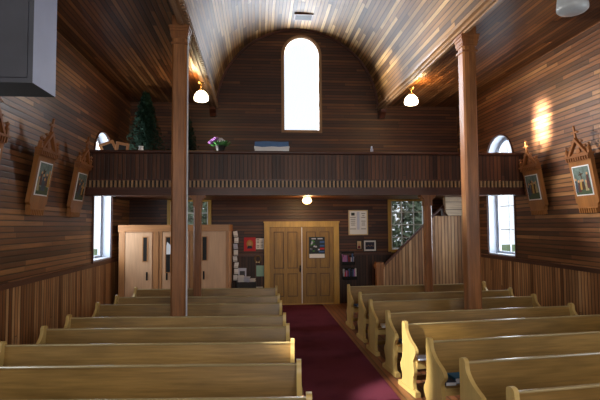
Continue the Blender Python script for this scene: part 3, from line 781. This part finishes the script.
r, w, h = framed('framed_photo', 'black framed dark group photograph with a white mat on the end wall', 'picture', 2.99, 3.37, 1.44, 1.77, 'black', 'paper', fw=.018)
m = MB(); m.mi = 0; m.box(-.13, .13, -.018, -.015, -.105, .105); m.mi = 1
for k in range(5): m.lathe([(0, -.02), (.014, 0), (0, .02)], -.09+k*.045, -.018, -.01+.02*(k % 2), 7)
m.build('photograph', ['navy', 'skin'], r)
# red poster
r = thing('red_poster', 'red poster with a dark haloed face beside the end doors', 'poster', (-.22, YB, 1.68))
m = MB(); m.box(-.165, .165, -.008, 0, -.19, .19); m.build('sheet', 'red', r)
m = MB(); m.mi = 0; m.prism([(.09*math.cos(t*PI/8), .01+.11*math.sin(t*PI/8)) for t in range(16)], -.011, -.008, 'y')
m.mi = 1; m.prism([(.05*math.cos(t*PI/8), .02+.065*math.sin(t*PI/8)) for t in range(16)], -.013, -.008, 'y')
m.mi = 2; m.prism([(-.08, -.12), (.08, -.12), (.05, -.04), (-.05, -.04)], -.0135, -.008, 'y'); m.build('face_image', ['pgold', 'skin', 'navy'], r)
r = thing('notice_pages', 'white printed notice pages pinned between red poster and door frame', 'notice', (.06, YB, 1.68))
m = MB(); m.box(-.11, .11, -.006, 0, -.14, .16); m.build('sheet', 'paper', r)
m = MB(); rs = random.Random(9)
for a in (-.055, .055):
    for k in range(6): m.box(a-.035, a+.035, -.008, -.006, .12-k*.042, .135-k*.042) if rs.random() < .8 else None
m.build('printed_text', 'greybox', r)
r = thing('straw_wreath', 'small round straw wreath hanging on the end wall below the red poster', 'wreath', (.0, YW, 1.27))
m = MB(); pts = [(.085*math.cos(t*PI/10), -.0225, .085*math.sin(t*PI/10)) for t in range(21)]; m.tube(pts, .022, 8)
m.build('ring', boards('straw', ['b08a50', 'c09a5c'], .02, .1, rough=.8), r, smooth=True)
m = MB()
for s in (-1, 1): m.prism([(0, -.09), (s*.05, -.06), (s*.055, -.11)], -.055, -.045, 'y')
m.build('bow', 'cream', r)
flat('teal_notice', 'pale teal sheet of paper pinned low beside the door frame', 'notice', -.04, .17, .79, 1.09, 'teal', y=YW)
# literature stand
r = thing('leaflet_stand', 'tall narrow rack of white leaflets standing beside the booth', 'rack', (-.585, 13.0, 0))
m = MB(); m.lathe([(.09, 0), (.09, .02), (.03, .04)], 0, 0, 0, 16); m.tube([(0, 0, .03), (0, 0, 2.1)], .012, 8); m.build('pole', 'blackm', r)
rs = random.Random(3)
for k in range(8):
    z = .75+k*.165; m = MB(); R_ = Matrix.Translation((rs.uniform(-.02, .02), -.06, z)) @ Matrix.Rotation(rs.uniform(-.2, .2), 4, 'Y') @ Matrix.Rotation(-.2, 4, 'X')
    m.box(-.055, .055, -.012, .012, 0, .15, R_); o = m.build('leaflet', rs.choice(['paper', 'paper2', 'paper', 'paper']), r)
    m = MB(); m.box(-.065, .065, -.085, -.03, z-.02, z); m.tube([(-.065, -.09, z+.03), (.065, -.09, z+.03)], .004, 6); m.tube([(0, 0, z-.01), (0, -.05, z-.01)], .006, 6); m.build('holder', 'blackm', r)
r = thing('leaflet_table', 'small table under a black cloth beside the end doors', 'table', (-.30, 13.10, 0))
m = MB(); m.box(-.25, .25, -.22, .22, .66, .70)
m.build('tabletop', 'dark', r)
m = MB(); n = 40
per = []
for k in range(n):
    t = k/n*4; s = int(t); f_ = t-s; c4 = [(-1, -1), (1, -1), (1, 1), (-1, 1)]; a, b = c4[s], c4[(s+1) % 4]
    per.append((a[0]+(b[0]-a[0])*f_, a[1]+(b[1]-a[1])*f_))
V = [(x*.255, y*.225, .705) for x, y in per]+[(x*.262*(1+.02*math.sin(i_*1.9)), y*.232*(1+.05*math.sin(i_*1.9)), .08) for i_, (x, y) in enumerate(per)]
m.poly(V, [tuple(range(n))]+[(i_, (i_+1) % n, n+(i_+1) % n, n+i_) for i_ in range(n)]); m.build('black_cloth', 'black', r)
for sx_ in (-1, 1):
    for sy_ in (-1, 1):
        m = MB(); m.box(sx_*.21-.02, sx_*.21+.02, sy_*.18-.02, sy_*.18+.02, 0, .66); m.build('leg', 'dark', r)
rs = random.Random(5)
labs = ['white leaflet pile at the booth end of the black cloth table', 'blue tinted leaflet pile in the middle of the black cloth table', 'white leaflet pile at the door end of the black cloth table']
for k, (x, y, w, h, t, mt) in enumerate([(-.45, 12.98, .15, .2, .16, 'paper'), (-.29, 12.98, .15, .2, .12, 'paper2'), (-.14, 12.98, .13, .2, .07, 'paper')]):
    m = MB(); z = 0
    while z < t:
        R_ = Matrix.Rotation(rs.uniform(-.3, .3), 4, 'Z') @ Matrix.Rotation(rs.uniform(-.08, .08), 4, 'X'); m.box(-w/2, w/2, -h/2, h/2, z, z+.007, R_); z += .009
    tag(m.build('leaflet_pile', mt, loc=(x, y, .706)), labs[k], 'leaflets', 'leaflet piles on the black cloth table')
r = thing('display_card', 'upright white card standing among leaflets on the black table', 'card', (-.42, 13.2, .706))
m = MB(); R_ = Matrix.Rotation(-.15, 4, 'X'); m.box(-.11, .11, -.004, .004, 0, .34, R_); m.build('card', 'paper2', r)
m = MB(); m.box(-.07, .07, -.007, -.003, .12, .26, R_); m.build('picture', 'greybox', r)
r = thing('white_basket', 'low white box on the floor between black table and doors', 'box', (.03, 13.2, 0))
m = MB(); m.box(-.10, .10, -.1, .1, 0, .46); m.build('body', 'paper', r, bevel=.01); m = MB(); m.box(-.11, .11, -.11, .11, .46, .52); m.build('lid', 'white', r, bevel=.008)

# door poster
r = thing('door_poster', 'dark green event poster with photo, coloured blocks and white foot taped to door', 'poster', (1.655, YB-.071, 1.575))
m = MB(); m.box(-.225, .225, -.004, 0, -.30, .295); m.build('sheet', 'pdark', r)
m = MB(); m.box(-.215, .215, -.006, -.004, -.29, -.18); m.build('white_foot', 'paper', r)
m = MB(); cs = [0, 1, 2, 3]
m.mi = 0; m.box(.08, .21, -.007, -.004, .12, .18); m.box(.08, .21, -.007, -.004, .02, .07); m.box(.05, .21, -.007, -.004, -.14, -.10)
m.mi = 1; m.box(.08, .21, -.007, -.004, -.06, -.01)
m.mi = 2; rs = random.Random(8)
for k in range(9): x = rs.uniform(-.2, .03); z = rs.uniform(-.15, .18); m.box(x, x+.05, -.006, -.004, z, z+.04)
m.mi = 3
for k in range(7): x = rs.uniform(-.2, .0); z = rs.uniform(-.15, .18); m.box(x, x+.06, -.0065, -.004, z, z+.03)
m.mi = 2; m.box(-.15, -.03, -.006, -.004, .23, .26); m.box(.02, .16, -.006, -.004, .23, .26)
m.build('poster_picture', ['blue', 'red', 'paper2', 'leaf'], r)

# booklet racks
def rack(x0, x1, z0, z1, label, seed):
    r = thing('booklet_rack', label, 'rack', ((x0+x1)/2, YW, z0), group='black booklet racks beside the doors'); w = (x1-x0)/2; h = z1-z0
    m = MB(); m.box(-w, w, -.13, 0, 0, .012); m.box(-w, w, -.012, 0, 0, h); m.box(-w, -w+.01, -.13, 0, 0, h*.6); m.box(w-.01, w, -.13, 0, 0, h*.6); m.box(-w, w, -.13, -.12, 0, .09)
    m.build('shelf', 'blackm', r)
    rs = random.Random(seed); x = -w+.015; k = 0
    while x < w-.035:
        t = rs.uniform(.014, .04); hh = rs.uniform(.19, .30)
        m = MB(); m.mi = 0; m.box(-t/2, t/2, -.05, .05, 0, hh)
        c = rs.choice(['maroon', 'red', 'paper', 'paper2', 'navy', 'blue', 'flower'])
        o = m.build('booklet', c, loc=((x0+x1)/2+x+t/2, YW-.066, z0+.0125))
        tag(o, {'maroon': 'maroon', 'red': 'red', 'paper': 'white', 'paper2': 'pale blue', 'navy': 'navy', 'blue': 'blue', 'flower': 'mauve'}[c]+' booklet standing upright in the %s black rack by the doors' % ('upper' if z0 > 1 else 'lower'), 'booklet', 'booklets in the wall racks')
        x += t+.006
rack(2.35, 2.72, 1.08, 1.45, 'upper black rack of coloured booklets between doors and stair newel', 1)
rack(2.37, 2.77, .67, 1.0, 'lower black rack of booklets between doors and stair newel', 6)

# ------------------------------------------------------------------ outdoors
m = MB(); m.box(-40, 40, YB+WT+.01, 60, -.6, -.5); S(m.build('ground_outside', 'outgrass'))
def outtree(x, y, h, r, label, seed):
    rs = random.Random(seed); t = thing('leafy_tree', label, 'tree', (x, y, -.5), group='trees outside the end windows')
    m = MB(); m.tube([(0, 0, 0), (.1, 0, h*.5), (0, 0, h*.8)], [.12, .08, .03], 8); m.build('trunk', 'bark', t)
    m = MB()
    for k in range(3200):
        v_ = Vector((rs.gauss(0, 1), rs.gauss(0, 1), rs.gauss(0, 1))).normalized()*rs.uniform(.55, 1)
        P = Vector((v_.x*r, v_.y*r*.6, h*.55+v_.z*h*.45)); a = Vector((rs.gauss(0, 1), rs.gauss(0, 1), rs.gauss(0, 1))).normalized(); b = a.orthogonal().normalized(); s_ = rs.uniform(.07, .17)
        m.poly([P-a*s_, P+b*s_*.5, P+a*s_, P-b*s_*.5], [(0,1,2,3)])
    m.build('foliage', 'outleaf', t, fixn=False)
outtree(5.1, 16.8, 4.6, 1.3, 'leafy tree seen through the end window by the staircase', 1)
outtree(-2.6, 19, 4.2, 1.3, 'leafy tree seen through the end window above the booth', 2)

# ------------------------------------------------------------------ world and lights
w = bpy.data.worlds.new('world'); bpy.context.scene.world = w; w.use_nodes = True
nt = w.node_tree; bg = nt.nodes['Background']
tc = nt.nodes.new('ShaderNodeTexCoord'); sp = nt.nodes.new('ShaderNodeSeparateXYZ'); cr = nt.nodes.new('ShaderNodeValToRGB')
nt.links.new(tc.outputs['Generated'], sp.inputs[0]); nt.links.new(sp.outputs[2], cr.inputs[0])
cr.color_ramp.elements[0].color = (.85, .9, .92, 1); cr.color_ramp.elements[1].color = (.75, .87, 1, 1)
nt.links.new(cr.outputs[0], bg.inputs[0]); bg.inputs[1].default_value = 1.3

def area(name, loc, target, sx_, sy_, power, col, spread=180):
    l = bpy.data.lights.new(name, 'AREA'); l.shape = 'RECTANGLE'; l.size = sx_; l.size_y = sy_; l.energy = power; l.color = col; l.spread = math.radians(spread)
    o = bpy.data.objects.new(name, l); C.objects.link(o); o.location = loc
    o.rotation_euler = (Vector(target)-Vector(loc)).to_track_quat('-Z', 'Y').to_euler(); return o
COOL = (.87, .94, 1.0)
for yy, pw in ((-2.0, 110), (4.4, 90), (11.2, 130)):
    area('sky_light', (XL-.40, yy, 2.9), (0, yy, 2.9), 1.2, 3.6, pw, COOL)
    area('sky_light', (XR+.40, yy, 2.9), (0, yy, 2.9), 1.2, 3.6, pw, COOL)
area('sky_light', (1.25, YB+.40, 6.2), (1.25, 0, 6.2), 1.1, 2.8, 240, (.84, .91, 1.0))
area('altar_window_light', (XC, YF+.3, 3.6), (XC, 8, 3.2), 4.5, 3.0, 320, (1, .97, .92))
def spot(name, loc, target, power, size, blend, rad, col):
    l = bpy.data.lights.new(name, 'SPOT'); l.energy = power; l.spot_size = math.radians(size); l.spot_blend = blend; l.shadow_soft_size = rad; l.color = col
    o = bpy.data.objects.new(name, l); C.objects.link(o); o.location = loc
    o.rotation_euler = (Vector(target)-Vector(loc)).to_track_quat('-Z', 'Y').to_euler(); return o
def bulb(loc, power):
    l = bpy.data.lights.new('bulb', 'POINT'); l.energy = power; l.color = (1, .62, .28); l.shadow_soft_size = .05
    o = bpy.data.objects.new('bulb', l); C.objects.link(o); o.location = loc
bulb((XC-2.60, 10.9, 5.42), 16); bulb((XC+2.70, 11.0, 5.40), 30); bulb((1.26, 11.9, 2.60), 40)
spot('sunbeam_aisle', (XL+.1, 4.6, 3.4), (2.0, 6.15, .35), 4200, 15, .6, .04, (1, .97, .88))
spot('sunbeam_vault', (-3.0, 7.5, 3.0), (3.42, 11.9, 6.05), 9000, 12, 1, .1, (1, .92, .78))
spot('sunbeam_vault', (-2.6, 5.0, 2.8), (3.3, 9.6, 6.4), 2400, 30, 1, .2, (1, .96, .9))
spot('window_glow', (XL+.1, 10.4, 4.15), (XR, 7.2, 4.6), 4000, 46, 1, .07, (1, .96, .90))
area('sunbeam_wall', (XL+.25, 9.1, 4.1), (XR, 9.30, 4.25), .3, .7, 42, (1, 1, .95), 4)

# ------------------------------------------------------------------ camera
F = Vector((0.08804434, 0.99472866, 0.05256503)); R = Vector((0.99611422, -0.08780712, -0.00680979)); U = Vector((0.00215831, -0.05296033, 0.99859428))
cd = bpy.data.cameras.new('camera'); cd.sensor_width = 36; cd.lens = 479.34/600*36; cd.clip_start = .05
cam = bpy.data.objects.new('camera', cd); C.objects.link(cam)
mw = Matrix(((R.x, U.x, -F.x, 0), (R.y, U.y, -F.y, 0), (R.z, U.z, -F.z, 2.2), (0, 0, 0, 1)))
cam.matrix_world = mw
sc = bpy.context.scene; sc.camera = cam
sc.view_settings.view_transform = 'Standard'; sc.view_settings.look = 'None'; sc.view_settings.exposure = 0
sc.cycles.max_bounces = 8; sc.cycles.diffuse_bounces = 5; sc.cycles.use_denoising = True
